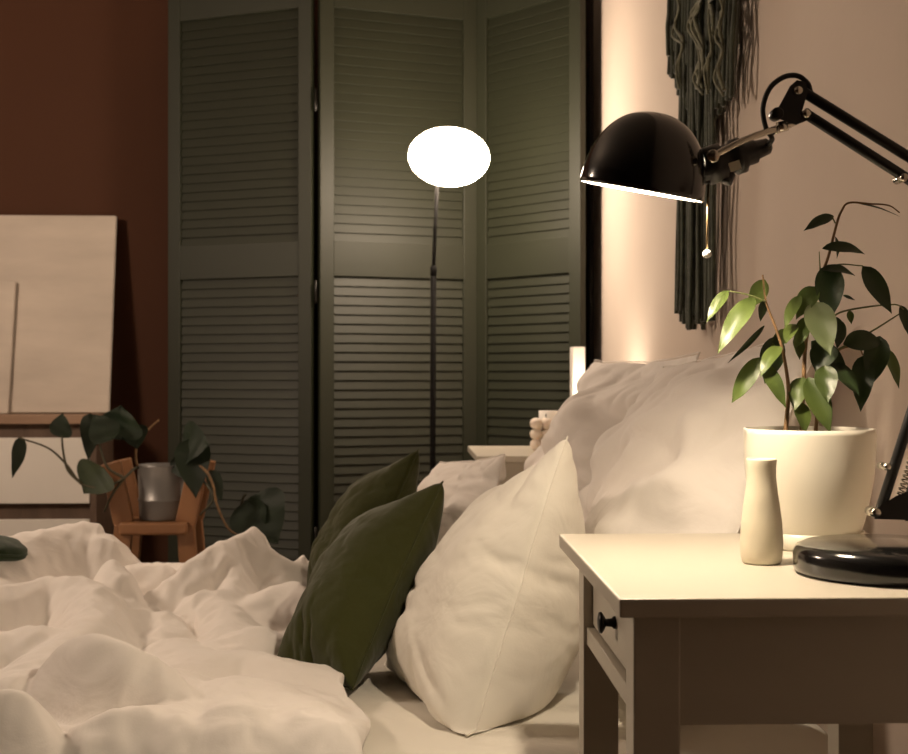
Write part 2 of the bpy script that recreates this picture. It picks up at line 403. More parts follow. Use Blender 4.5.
def pose_pillow(name, sim, corners, thick, m, label, group, sag=.25, parent_seam=None, push=(0, 0, 0), zmin=None, seed=0, wrinkle=.004, bulge_v=0.0, seam_r=.0013, asym=0.0):
    """corners: bottom-near, bottom-far, top-far, top-near; push bends the middle of the pillow"""
    co, Fc, uv, (nx, ny, idx) = sim
    c00, c10, c11, c01 = [Vector(c) for c in corners]
    zmax = abs(co[:, 2]).max(); ax = abs(co[:, 0]).max(); ay = abs(co[:, 1]).max()
    push = Vector(push); Vn = []
    for k in range(len(co)):
        u = (co[k, 0] / ax + 1) / 2; v = (co[k, 1] / ay + 1) / 2; w = co[k, 2] / zmax
        b = c00 * (1 - u) * (1 - v) + c10 * u * (1 - v) + c11 * u * v + c01 * (1 - u) * v
        du = (c10 - c00) * (1 - v) + (c11 - c01) * v; dv = (c01 - c00) * (1 - u) + (c11 - c10) * u
        nrm = du.cross(dv).normalized()
        tt = thick * (1 + sag * (1 - 2 * v)) * (1 + asym * (1 if w > 0 else -1))
        p = b + nrm * w * tt + push * (16 * u * (1 - u) * v * (1 - v))
        q = p * 9 + Vector((seed * 3.7, 0, 0)); sg = nrm * math.copysign(1, w); fade = min(1, abs(w) * 2.5)
        p += sg * wrinkle * noise.noise(Vector((q.x, q.y, q.z * 1.4))) * fade
        r1 = 1 - abs(noise.noise(Vector((u * 3.2 + seed * 5.1, v * 6.5 + .9 * noise.noise(Vector((u * 3, v * 3, seed))), seed * 1.7))))
        r2 = 1 - abs(noise.noise(Vector((u * 7 + v * 4 + seed, v * 11, seed * 2.3))))
        p -= sg * wrinkle * (1.5 * r1 ** 7 + .6 * r2 ** 6) * fade * (.5 + .5 * noise.noise(Vector((u * 2.5 + seed, v * 2.5, 4.4))) * 1.6 + .2)
        if zmin is not None and p.z < zmin: p.z = zmin + (p.z - zmin) * .04
        p.x = min(p.x, WALLX - .004)
        Vn.append(p)
    bm = bmesh.new(); bv = [bm.verts.new(p) for p in Vn]
    for q in Fc: bm.faces.new([bv[i] for i in q])
    t = thing(name, label, name.split('_')[-1] if name.split('_')[-1] in ('cushion', 'pillow') else 'cushion', (c00 + c10) / 2, group)
    obj('cover', bm, m, t, True).modifiers.new('subdivision', 'SUBSURF').render_levels = 1
    ring = [Vn[idx[(1, i, 0)]] for i in range(nx + 1)] + [Vn[idx[(1, nx, j)]] for j in range(1, ny + 1)] + \
           [Vn[idx[(1, i, ny)]] for i in range(nx - 1, -1, -1)] + [Vn[idx[(1, 0, j)]] for j in range(ny - 1, 0, -1)]
    bm = bmesh.new(); tube(bm, ring + [ring[0], ring[1]], seam_r, 6, cap=False)
    obj('seam', bm, m, t, True)
    return t

sq = pillow_sim(.25, .25, 54, 14, 1, shrink=-.03, bend=.08)
sq2 = pillow_sim(.25, .25, 50, 11, 5, shrink=-.02, bend=.1)
rect = pillow_sim(.35, .25, 60, 9, 3, shrink=-.03, bend=.06, ears=.2)

G = 'cushions and pillows at the head of the bed'
CM = MZ + .004
pose_pillow('cushion', sq, [P(468, 764, 1.69), P(386, 680, 2.13), P(520, 482, 2.12), P(567, 436, 1.80)], .120, 'cushion_white',
            'plump cream white square cushion standing right beside the near bedside table', G, sag=.34, zmin=CM, seed=1, push=(.010, 0, 0), wrinkle=.0075, asym=.22)
pose_pillow('cushion', sq2, [PZ(352, 690, CM + .006), PZ(268, 682, .424), P(384, 514, 2.30), P(443, 481, 2.06)], .080, 'olive',
            'dark olive green cushion leaning on the plump cream cushion', G, sag=.12, zmin=CM, seed=2, wrinkle=.004)
pose_pillow('cushion', sq2, [P(352, 615, 2.36), P(306, 612, 2.52), P(368, 476, 2.62), P(419, 449, 2.38)], .07, 'olive',
            'olive green cushion mostly hidden behind the other olive cushion', G, sag=.15, zmin=CM, seed=6, wrinkle=.005)
pose_pillow('pillow', rect, [P(470, 600, 2.45), P(400, 575, 2.9), P(440, 462, 2.95), P(505, 454, 2.5)], .075, 'pillow_white',
            'crumpled white pillow peeking out between the olive cushions and the plump cream cushion', G, sag=.2, zmin=CM, seed=9, wrinkle=.014)
pose_pillow('pillow', rect, [P(648, 745, 1.66), P(604, 632, 2.36), P(664, 366, 2.36), P(832, 318, 1.72)], .145, 'pillow_white',
            'large pale pillow leaning on the wall right behind the potted ficus', G, sag=.2, zmin=CM, seed=12, wrinkle=.026)
pose_pillow('pillow', rect, [P(590, 640, 2.40), P(540, 570, 3.00), P(595, 360, 3.00), P(700, 352, 2.44)], .140, 'pillow_white',
            'large pale pillow with a ruffled top, behind the pillow that leans by the ficus', G, sag=.1, zmin=CM, seed=15, wrinkle=.030)

# ------------------------------------------------------------------ duvet
DK = 908 / 380.0
RIDGES = [   # crest points (a, b in a 2.39x frame of the lower left of the view, height), half width
    ([(-190, 120, .585), (0, 98, .590), (110, 72, .600), (205, 60, .602), (240, 84, .585), (252, 112, .555)], .105),
    ([(-150, 215, .54), (0, 212, .535), (100, 196, .535), (185, 190, .54), (225, 215, .53)], .085),
    ([(232, 218, .535), (225, 270, .515), (180, 320, .505), (110, 372, .495), (30, 432, .485)], .070),
    ([(-80, 330, .50), (20, 320, .50), (90, 310, .505)], .08),
    ([(262, 152, .555), (284, 195, .535), (292, 240, .505), (230, 318, .475)], .055),
    ([(290, 172, .525), (340, 160, .530), (395, 165, .525)], .07),
    ([(310, 262, .475), (410, 195, .52), (470, 150, .548), (540, 106, .572), (598, 76, .588)], .065),
    ([(598, 76, .588), (648, 128, .548), (695, 158, .52)], .05),
    ([(598, 84, .58), (566, 160, .535), (545, 235, .50)], .035),
    ([(760, 130, .535), (695, 150, .525), (640, 188, .505)], .06),
    ([(560, 285, .47), (620, 222, .505), (700, 203, .515), (760, 215, .51)], .07),
    ([(330, 250, .485), (420, 285, .470), (490, 226, .505), (530, 240, .50), (550, 300, .48), (545, 352, .465)], .05),
    ([(262, 320, .47), (300, 290, .485), (350, 270, .49), (400, 288, .48), (372, 335, .465)], .045),
    ([(540, 348, .468), (610, 314, .485), (660, 338, .458)], .06),
    ([(150, 420, .485), (160, 352, .53), (220, 333, .545), (300, 350, .54), (360, 390, .52), (386, 450, .495), (380, 505, .47)], .058),
    ([(220, 338, .543), (246, 430, .50), (300, 500, .465)], .05),
    ([(30, 600, .505), (70, 585, .50), (150, 545, .495), (250, 520, .49), (370, 506, .485)], .065),
    ([(-60, 448, .53), (15, 442, .53), (58, 488, .515), (72, 560, .505)], .055),
    ([(420, 345, .47), (480, 372, .478), (560, 366, .478), (690, 398, .466), (800, 440, .450)], .065),
    ([(545, 430, .480), (560, 520, .488), (540, 640, .50)], .085),
    ([(690, 470, .476), (740, 560, .480), (770, 660, .485)], .085),
    ([(415, 420, .47), (425, 500, .48), (400, 620, .49)], .05),
    ([(640, 440, .47), (650, 540, .476), (640, 640, .48)], .05),
]
DX0, DY0, DY1 = -1.75, 1.47, 3.17
NXD, NYD = 150, 150
def build_duvet():
    us = np.linspace(0, 1, NXD); ys = np.linspace(DY0, DY1, NYD)
    U, Y = np.meshgrid(us, ys, indexing='ij')
    hem = np.interp(Y, [1.4, 1.56, 1.75, 1.96, 2.2, 2.6, 3.0, 3.2], [-.035, -.04, -.065, -.10, -.15, -.17, -.18, -.2]) + .008 * np.sin(Y * 23)
    X = DX0 + (hem - DX0) * U ** .8
    d = hem - X
    base = MZ + .004 + .018 * np.clip(d / .05, 0, 1) ** .5
    jit = np.vectorize(lambda x, y: noise.noise(Vector((x * 7, y * 7, 2.2))))(X, Y)
    jit2 = np.vectorize(lambda x, y: noise.noise(Vector((x * 7, y * 7, 9.4))))(X, Y)
    Z = base.copy()
    for pts, w in RIDGES:
        W = [np.array(p) for p in spline([PZ(a / DK, 500 + b / DK, z) for a, b, z in pts], 8)]
        best = np.full(X.shape, 9.0); zc = np.zeros(X.shape)
        Xj = X + .016 * jit; Yj = Y + .016 * jit2
        for a, b in zip(W[:-1], W[1:]):
            ab = b[:2] - a[:2]; L2 = max(1e-9, ab @ ab)
            t = np.clip(((Xj - a[0]) * ab[0] + (Yj - a[1]) * ab[1]) / L2, 0, 1)
            dd = np.hypot(Xj - a[0] - t * ab[0], Yj - a[1] - t * ab[1])
            mk = dd < best; best = np.where(mk, dd, best); zc = np.where(mk, a[2] + t * (b[2] - a[2]), zc)
        s = np.clip(best / w, 0, 1)
        r = np.where(zc > base, base + (zc - base) * (1 - s ** 1.8) ** .85, base)
        k = .006; h = np.clip(.5 + .5 * (r - Z) / k, 0, 1)
        Z = Z * (1 - h) + r * h + k * h * (1 - h)
    Z = np.minimum(Z, MZ + .006 + np.sqrt(np.clip(d, 0, 1)) * .50)
    for e, sg in ((BY0, -1), (BY1, 1)):       # the sides hang over the mattress edge
        over = np.clip((Y - e) * sg, 0, 1)
        Z = Z - np.minimum(.16, over * over * 12)
    V = np.stack([X, Y, Z], -1).reshape(-1, 3)
    ids = np.arange(NXD * NYD).reshape(NXD, NYD)
    Fc = [(ids[i, j], ids[i + 1, j], ids[i + 1, j + 1], ids[i, j + 1]) for i in range(NXD - 1) for j in range(NYD - 1)]
    return V, Fc
V, Fc = build_duvet()
def tmp_mesh(name, V, Fc):
    me = bpy.data.meshes.new(name); me.from_pydata([tuple(v) for v in V], [], [tuple(int(i) for i in f) for f in Fc]); me.update()
    o = bpy.data.objects.new(name, me); COL.objects.link(o); return o
colo = tmp_mesh('support', V - np.array([0, 0, .004]), Fc)
V3 = V.copy(); V3[:, 2] += [.004 + .003 * noise.noise(Vector((x * 22, y * 22, 3))) for x, y, z in V]
clo = tmp_mesh('drape', V3, Fc)
vg = clo.vertex_groups.new(name='pin'); I_ = np.arange(NXD * NYD).reshape(NXD, NYD)
vg.add([int(i) for i in np.concatenate([I_[0], I_[-1], I_[:, 0], I_[:, -1]])], 1.0, 'REPLACE')
def setup(md):
    s = md.settings; s.quality = 8; s.mass = .8; s.tension_stiffness = 15; s.compression_stiffness = 15; s.shear_stiffness = 8; s.bending_stiffness = .3
    s.shrink_min = -.07; s.air_damping = 2; s.vertex_group_mass = 'pin'
    md.collision_settings.distance_min = .004; md.collision_settings.use_self_collision = False; md.collision_settings.collision_quality = 3
DV = run_cloth(clo, 16, setup, [colo])
bpy.data.objects.remove(colo); bpy.data.objects.remove(clo)
DV[:, 2] = np.maximum(DV[:, 2], np.where((DV[:, 1] > BY0) & (DV[:, 1] < BY1), MZ + .003, .1))
for k in range(len(DV)):
    x, y, z = map(float, DV[k])
    a_ = 2.2 * noise.noise(Vector((x * 2.3, y * 2.3, 1.1))); ca, sa = math.cos(a_), math.sin(a_)
    p_, q_ = x * ca + y * sa, -x * sa + y * ca
    r1 = 1 - abs(noise.noise(Vector((p_ * 5, q_ * 15, z * 6))))
    r2 = 1 - abs(noise.noise(Vector((p_ * 11 + 3, q_ * 30, z * 9))))
    m2 = max(0, .35 + noise.noise(Vector((x * 4, y * 4, 6.6))))
    DV[k, 2] += m2 * (.013 * (r1 ** 6 - .3) + .006 * (r2 ** 5 - .3)) * min(1, max(0, (z - MZ - .006) / .02))
bm = bmesh.new(); bv = [bm.verts.new(tuple(map(float, v))) for v in DV]
for f in Fc: bm.faces.new([bv[i] for i in f])
be = [e for e in bm.edges if e.is_boundary]
duvet = obj('duvet', bm, 'linen_white', smooth=True)
md = duvet.modifiers.new('subdivision', 'SUBSURF'); md.levels = 0; md.render_levels = 1
md = duvet.modifiers.new('thickness', 'SOLIDIFY'); md.thickness = .004; md.offset = -1
tag(duvet, 'rumpled white duvet thrown back over the bed', 'duvet')

# small round cushion at the side of the frame
rc = P(-6, 549, 2.36)
t = thing('cushion', 'small round dark green cushion lying on the duvet at the left edge', 'cushion', rc)
bm = bmesh.new(); bmesh.ops.create_uvsphere(bm, u_segments=40, v_segments=24, radius=1)
for v in bm.verts:
    k = 1 + .05 * noise.noise(v.co * 2.5)
    z = math.copysign(abs(v.co.z) ** .8, v.co.z)
    v.co = rc + Vector((v.co.x * .060 * k, v.co.y * .070 * k, z * .0225 * k - .010 * (v.co.x ** 2)))
obj('cover', bm, 'deep_green', t, True)
bm = bmesh.new(); tube(bm, [rc + Vector((.0605 * math.cos(a), .0705 * math.sin(a), -.010 * math.cos(a) ** 2)) for a in np.linspace(0, 2 * PI, 60)], .0014, 6, cap=False)
obj('seam', bm, 'deep_green', t, True)

# ------------------------------------------------------------------ black desk lamp
LD = 1.262
base_c = C2W(.4175, 1.246, NZ)
lamp = thing('desk_lamp', 'black jointed desk lamp with a dome shade, standing on the near bedside table', 'lamp', base_c)
bm = bmesh.new()
lathe(bm, [(0, .0005), (.084, .0005), (.089, .003), (.090, .008), (.090, .020), (.087, .026), (.080, .029), (.02, .0315), (0, .0315)], T(base_c), 72)
obj('base', bm, 'black', lamp, True)
def L_(px, py, d=LD): return P(px, py, d)
bm = bmesh.new()
pc = L_(921, 540, 1.255)
cyl(bm, Vector((pc.x, pc.y, NZ + .029)), Vector((pc.x, pc.y, L_(921, 500).z)), .007, 20, .001)
obj('post', bm, 'black_satin', lamp, True)
def plate(bm, poly, d0, d1):
    a = [bm.verts.new(L_(x, y, d0)) for x, y in poly]; b = [bm.verts.new(L_(x, y, d1)) for x, y in poly]
    bm.faces.new(a); bm.faces.new(b[::-1])
    for i in range(len(poly)):
        j = (i + 1) % len(poly); bm.faces.new((a[i], a[j], b[j], b[i]))
bm = bmesh.new(); plate(bm, [(874, 519), (880, 506), (896, 496), (912, 490), (935, 500), (935, 521)], LD - .009, LD - .006)
plate(bm, [(874, 519), (880, 506), (896, 496), (912, 490), (935, 500), (935, 521)], LD + .006, LD + .009)
plate(bm, [(905, 504), (935, 504), (935, 521), (905, 521)], LD - .006, LD + .006)
obj('base_bracket', bm, 'black_satin', lamp)
def bar(x0, y0, x1, y1, r, d=LD):
    b = bmesh.new(); cyl(b, L_(x0, y0, d), L_(x1, y1, d), r, 14, .001); return b
obj('lower_arm', bar(879, 514, 976, 212, .0052), 'black_satin', lamp, True)
obj('lower_arm', bar(905, 512, 1000, 218, .0052), 'black_satin', lamp, True)
obj('upper_arm', bar(797, 88, 988, 206, .0052), 'black_satin', lamp, True)
obj('upper_arm', bar(803, 112, 978, 224, .0052), 'black_satin', lamp, True)
bm = bmesh.new()
for dd in (-.009, .007): plate(bm, [(966, 220), (972, 204), (990, 196), (1008, 212), (1002, 228), (980, 234)], LD + dd, LD + dd + .002)
obj('elbow_bracket', bm, 'black_satin', lamp)
def spring(p0, p1, R, turns, r):
    p0, p1 = Vector(p0), Vector(p1); n, b = frame_at(p0, p1 - p0)
    return [p0.lerp(p1, k / (turns * 10)) + (n * math.cos(2 * PI * k / 10) + b * math.sin(2 * PI * k / 10)) * R for k in range(turns * 10 + 1)]
bm = bmesh.new(); tube(bm, spring(L_(899, 500, LD), L_(935, 388, LD), .0038, 26, .0008), .0009, 5)
obj('spring', bm, 'chrome', lamp, True, label='coiled steel tension spring')
def screw(px, py, r, d=LD - .012, ln=.024):
    b = bmesh.new(); v = C2W(0, 1, 0) - C2W(0, 0, 0)
    cyl(b, L_(px, py, d), L_(px, py, d) + v * ln, r, 14, .001); return b
for q in ((877, 513, .0048), (888, 467, .0036), (799, 90, .0042), (807, 113, .0042), (905, 177, .004)):
    obj('screw', screw(*q), 'chrome', lamp, True)
obj('tension_knob', screw(778, 113, .0060, LD - .016, .014), 'knob', lamp, True)
# head bracket
bm = bmesh.new()
for dd in (-.008, .0055):
    plate(bm, [(790, 86), (797, 80), (806, 82), (808, 92), (800, 118), (808, 108), (813, 112), (811, 119), (796, 125), (779, 119), (776, 112)], LD + dd, LD + dd + .0025)
obj('head_bracket', bm, 'black_satin', lamp)
bm = bmesh.new(); tube(bm, [L_(808, 113), L_(795, 121), L_(778, 129), L_(772, 131)], .0042, 10)
tube(bm, [L_(782, 122), L_(783, 131)], .006, 10)
obj('swivel_link', bm, 'chrome', lamp, True)
bm = bmesh.new(); tube(bm, spline([L_(776, 129, LD - .012), L_(757, 135, LD - .016), L_(738, 143, LD - .018), L_(713, 156, LD - .019)], 5), .0032, 8)
cyl(bm, L_(713, 156, LD - .023), L_(713, 156, LD - .012), .0062, 20, .001)
obj('swivel_arm', bm, 'chrome', lamp, True)
# dome shade: axis of the opening
ax_cam = Vector((-.174, .140, -.975)).normalized()
AX = (C2W(ax_cam.x, ax_cam.y, ax_cam.z) - C2W(0, 0, 0)).normalized()
SD = 1.285; RIM = P(641.5, 191, SD); R = 62.5 * SD / F
up = -AX; H = R * 1.25
def dome(Rr, Hh, n=22):
    pr = []
    for k in range(n + 1):
        a = (k / n) * PI / 2
        pr.append((Rr * math.cos(a) ** .86, Hh * math.sin(a) ** 1.0))
    pr[-1] = (0, Hh); return pr
DM = axis_mtx(RIM, up)
bm = bmesh.new(); lathe(bm, [(R - .0016, -.0006)] + [(R, 0)] + dome(R, H)[1:], DM, 72)
shade = obj('dome_shade', bm, 'black', lamp, True)
bm = bmesh.new(); lathe(bm, [(R - .0016, -.0006)] + dome(R - .0018, H - .0018)[1:], DM, 72)
obj('shade_lining', bm, 'lining', shade, True, label='white enamelled inside of the shade')
# socket on the dome's side
S0 = P(697, 170, SD); S1 = P(768, 146, SD); sd = (S1 - S0).normalized()
bm = bmesh.new()
lathe(bm, [(0, 0), (.0150, 0), (.0150, .014), (.0190, .016), (.0190, .032), (.0150, .034), (.0150, .042), (.0178, .044), (.0178, .053), (.013, .056), (.0125, .066), (.0095, .068), (.0080, .080), (.0045, .083), (0, .083)], axis_mtx(S0 - sd * .006, sd), 28)
sock = obj('socket', bm, 'black_satin', lamp, True)
bm = bmesh.new(); cyl(bm, P(729, 172, SD), P(724, 183, SD), .0075, 16, .001); cyl(bm, P(708, 170, SD), P(706, 184, SD), .0045, 14, .0008)
obj('switch_housing', bm, 'black_satin', sock, True)
bm = bmesh.new(); m_ = axis_mtx(P(735, 166, SD - .0172), (P(735, 166, 1.0) - P(735, 166, 2.0)), sd)
box(bm, -.0055, .0055, -.0045, .0045, -.0006, .0006, 0, m_)
obj('sticker', bm, 'sticker', sock, label='small pale rating sticker')
bm = bmesh.new(); tube(bm, [P(708.5, 184, SD), P(707.5, 218, SD), P(707, 250, SD)], .0012, 8)
ch = obj('pull_chain', bm, 'brass', lamp, True)
bm = bmesh.new(); bmesh.ops.create_uvsphere(bm, u_segments=18, v_segments=12, radius=.0043, matrix=T(P(707, 254, SD)))
obj('bead', bm, 'lining', ch, True, label='small white pull bead')
bm = bmesh.new(); tube(bm, spline([P(766, 147, SD), L_(772, 139), L_(766, 128), L_(763, 108), L_(770, 88), L_(784, 77), L_(798, 76), L_(808, 84), L_(812, 94), L_(830, 106), L_(990, 204)], 8), .0026, 8)
obj('cable', bm, 'cord', lamp, True)
# bulb
bm = bmesh.new(); bmesh.ops.create_uvsphere(bm, u_segments=20, v_segments=14, radius=.017, matrix=T(RIM + up * .036))
obj('bulb', bm, 'bulb', lamp, True, label='glowing bulb inside the shade')

# ------------------------------------------------------------------ added fill light shaped as a paper lantern, unseen at the bed foot
lx_, ly_, lz_ = -1.95, 2.45, 1.72
pl = thing('fill_lantern', 'added fill light built as a round paper lantern, unseen at the foot of the bed', 'floor lamp', (lx_, ly_, 0))
bm = bmesh.new(); bmesh.ops.create_uvsphere(bm, u_segments=40, v_segments=24, radius=.15, matrix=T((lx_, ly_, lz_)))
obj('lamp_shade', bm, 'fill_light', pl, True)
bm = bmesh.new(); cyl(bm, (lx_, ly_, .02), (lx_, ly_, lz_ - .14), .009, 14)
obj('pole', bm, 'matte_black', pl, True)
bm = bmesh.new(); cyl(bm, (lx_, ly_, 0), (lx_, ly_, .02), .13, 40, .004)
obj('base', bm, 'matte_black', pl, True)

# ------------------------------------------------------------------ globe floor lamp
GD = 3.72
gp = P(434, 377, GD)
fl = thing('floor_lamp', 'slim black floor lamp with a glowing white oval shade in front of the screen', 'floor lamp', (gp.x, gp.y, 0))
bm = bmesh.new(); lathe(bm, [(0, 0), (.098, 0), (.1, .003), (.1, .012), (.096, .015), (.015, .018), (0, .018)], T((gp.x, gp.y, 0)), 48)
obj('base', bm, 'matte_black', fl, True)
bm = bmesh.new(); cyl(bm, (gp.x - .006, gp.y, .016), P(433.5, 268, GD), .0082, 16, .001)
obj('pole', bm, 'matte_black', fl, True)
bm = bmesh.new(); cyl(bm, P(433.5, 270, GD), P(437, 186, GD), .0052, 16, .001); cyl(bm, P(433.5, 276, GD), P(433.6, 266, GD), .0095, 16, .002)
obj('upper_pole', bm, 'matte_black', fl, True)
gc = P(449, 157, GD); bm = bmesh.new()
ga, gb = 40.5 * GD / F, 29 * GD / F
prof = [(0, -gb)] + [(ga * math.cos(a), gb * math.sin(a)) for a in np.linspace(-PI / 2 + .1, PI / 2 - .1, 26)] + [(0, gb)]
lathe(bm, prof, T(gc) @ Matrix.Rotation(math.radians(3), 4, 'Y'), 48)
obj('lamp_shade', bm, 'globe', fl, True, label='glowing oval opal glass shade')

# ------------------------------------------------------------------ louvred folding screen
scr = thing('folding_screen', 'tall sage green louvred folding screen standing before the terracotta wall', 'folding screen', (-.25, 4.1, 0))
def vpt(px, d): q = P(px, 377, d); return Vector((q.x, q.y, 0))
H0, H1 = 0.02, 2.16
def panel(a, b, side):
    t = (b - a); w = t.length; t.normalize(); n = Vector((t.y, -t.x, 0))       # n looks towards the room
    if n.y > 0: n = -n
    mt = Matrix((t, -n, Vector((0, 0, 1)))).transposed().to_4x4(); mt.translation = a
    st = .046; th = .013
    bm = bmesh.new()
    box(bm, 0, st, -th, th, H0, H1, .002); box(bm, w - st, w, -th, th, H0, H1, .002)
    box(bm, st, w - st, -th + .002, th - .002, 2.052, H1 - .001, .001)
    box(bm, st, w - st, -th + .002, th - .002, 1.207, 1.317, .001)
    box(bm, st, w - st, -th + .002, th - .002, H0 + .001, .14, .001)
    bmesh.ops.transform(bm, matrix=mt, verts=bm.verts)
    p = obj('panel', bm, 'sage', scr)
    bm = bmesh.new()
    for z0, z1 in ((.14, 1.207), (1.317, 2.052)):
        n_ = round((z1 - z0) / .0298); ps = (z1 - z0) / n_
        for k in range(n_):
            zc = z0 + (k + .5) * ps
            box(bm, st - .004, w - st + .004, -.0175, .0175, -.0018, .0018, .0008, T((0, 0, zc)) @ Matrix.Rotation(math.radians(76.5), 4, 'X'))
    bmesh.ops.transform(bm, matrix=mt, verts=bm.verts)
    obj('louvers', bm, 'sage', p)
    return p
hA = vpt(170, 4.28); hB1 = vpt(313, 4.085); hB2 = vpt(319, 4.075); hC1 = vpt(475.5, 4.26); hC2 = vpt(479, 4.26); hD = vpt(583, 3.93)
panel(hA, hB1, 0); panel(hB2, hC1, 1); pr_ = panel(hC2, hD, 2)
for (u, v) in ((hB1, hB2), (hC1, hC2)):
    for z in (.35, 1.12, 1.72):
        c = (u + v) / 2 + Vector((0, -.016 if u is hB1 else -.008, 0)); bm = bmesh.new(); cyl(bm, (c.x, c.y, z), (c.x, c.y, z + .07), .004, 12, .001)
        obj('hinge', bm, 'knob', scr, True, label='small metal hinge')

# ------------------------------------------------------------------ things on the far bedside table
fz = NZ
cp = P(546, 440, 3.34); bm = bmesh.new()
tag_c = thing('bubble_candle', 'pale bubble candle on the far bedside table half hidden by the ruffled pillow', 'candle', (cp.x, cp.y, fz))
def candle_bm():
    b = bmesh.new(); r = .0135
    for i in range(3):
        for j in range(3):
            for k in range(3):
                bmesh.ops.create_uvsphere(b, u_segments=16, v_segments=10, radius=r * 1.12, matrix=T((cp.x + (i - 1) * 2 * r * .9, cp.y + (j - 1) * 2 * r * .9, fz + r * 1.1 + k * 2 * r)))
    return b
obj('wax', candle_bm(), 'candle', tag_c, True)
bm = bmesh.new(); cyl(bm, (cp.x, cp.y, fz + .078), (cp.x, cp.y, fz + .094), .0012, 8)
obj('wick', bm, 'wick', tag_c)
cup = P(538, 418, 3.42)
bm = bmesh.new(); lathe(bm, [(0, 0), (.024, 0), (.026, .004), (.026, .100), (.0235, .100), (.0235, .006), (0, .006)], T((cup.x + .03, cup.y + .02, fz)), 32)
tag(obj('tumbler', bm, 'box_white', smooth=True), 'plain pale tumbler right behind the bubble candle', 'cup')
bx = P(577.5, 347, 3.50); bm = bmesh.new()
bw = 6.2 * 3.50 / F
box(bm, bx.x - bw, bx.x + bw, bx.y - .03, bx.y + .03, fz, bx.z, .002)
tag(obj('upright_box', bm, 'box_white'), 'slim white upright box on the far bedside table in front of the screen edge', 'box')

# small lamp added to brighten wall and screen, unseen behind the pillows
sl = thing('added_table_lamp', 'small black dome lamp added on the far bedside table to brighten the wall, unseen behind the pillows', 'lamp', (.45, 3.34, fz))
hc = Vector((.455, 3.34, .806)); hd = Vector((.55, .45, .70)).normalized()
bm = bmesh.new(); lathe(bm, [(0, 0), (.044, 0), (.045, .003), (.045, .010), (.042, .013), (0, .014)], T((.45, 3.34, fz)), 40)
obj('base', bm, 'black', sl, True)
bm = bmesh.new(); cyl(bm, (.45, 3.34, fz + .012), hc - hd * .040, .005, 14)
obj('stem', bm, 'black_satin', sl, True)
r_ = .042
bm = bmesh.new(); lathe(bm, [(r_ - .0014, -.0005), (r_, 0)] + dome(r_, r_ * 1.1)[1:], axis_mtx(hc, -hd), 48); sh_ = obj('dome_shade', bm, 'black', sl, True)
bm = bmesh.new(); lathe(bm, [(r_ - .0014, -.0005)] + dome(r_ - .0016, r_ * 1.1 - .0016)[1:], axis_mtx(hc, -hd), 48); obj('shade_lining', bm, 'lining', sh_, True)
bm = bmesh.new(); bmesh.ops.create_uvsphere(bm, u_segments=18, v_segments=12, radius=.014, matrix=T(hc - hd * .012)); obj('bulb', bm, 'small_bulb', sl, True)

# ------------------------------------------------------------------ macrame wall hanging
mc_c = PW(700, -40, .03)
mac = thing('macrame_hanging', 'dark green macrame wall hanging of long yarn fringe', 'wall hanging', mc_c)
rnd = random.Random(3)
ytop = -60
bm = bmesh.new()
q0 = PW(652, ytop, .03); q1 = PW(760, ytop, .03); q1.z = q0.z; cyl(bm, q0, q1, .011, 16, .002)
obj('dowel', bm, 'dark_edge', mac, True)
def cord(bm, x0, x1, yend, off, r=.0048, wob=1.0, seg=6):
    pts = []; n = max(7, int((yend - ytop) / 14)); ph = rnd.random() * 9
    for k in range(n + 1):
        t = k / n; py = ytop + (yend - ytop) * t
        px = x0 + (x1 - x0) * (t ** .8) + wob * 1.4 * noise.noise(Vector((t * 4.5, ph, 0)))
        pts.append(PW(px, py, max(.008, off + .006 * noise.noise(Vector((t * 4, ph, 5))))))
    tube(bm, pts, r, seg)
bm = bmesh.new()
for k in range(46):
    u = (k + .5) / 46; x1 = 677 + 37 * u
    cord(bm, 684 + 30 * u, x1 + rnd.uniform(-1.5, 1.5), 324 - 34 * max(0, .28 - u) + rnd.uniform(-10, 6), rnd.uniform(.014, .046), .0047)
obj('tail_fringe', bm, 'macrame', mac, True)
bm = bmesh.new()
for k in range(60):
    u = (k + .5) / 60; x = 671 + 72 * u
    if u < .28: ye = 62 + u * 190 + rnd.uniform(-8, 8)
    elif u < .62: ye = 138 + rnd.uniform(-10, 12)
    else: ye = 118 - (u - .62) * 70 + rnd.uniform(-6, 6)
    xe = x - (6 * (1 - u * 3) if u < .3 else 0) - (u - .5) * (20 if u > .5 else 4)
    cord(bm, x, xe, ye, rnd.uniform(.012, .044), .0050)
obj('upper_fringe', bm, 'macrame', mac, True)
for xs in ([671, 678, 681, 676, 683, 681, 680], [698, 692, 703, 694, 702, 699, 704], [716, 718, 712, 715, 711, 710, 709], [727, 722, 725, 719, 722, 719, 722], [704, 708, 699, 693, 697, 702, 695]):
    bm = bmesh.new()
    pts = [PW(x + rnd.uniform(-2.5, 2.5), -40 + k * 21 + rnd.uniform(-6, 6), .050 + .008 * (k % 2)) for k, x in enumerate(xs)]
    sp = spline(pts, 8)
    tube(bm, sp, [.0028 + .0022 * rnd.random() for i in range(len(sp))], 7)
    sp2 = spline([p + Vector((-.004, .012 * (1 if k % 2 else -1), -.012)) for k, p in enumerate(pts)], 8)
    tube(bm, sp2, .0026, 7)
    obj('knotted_cord', bm, 'macrame_light', mac, True, label='paler twisted yarn cord')

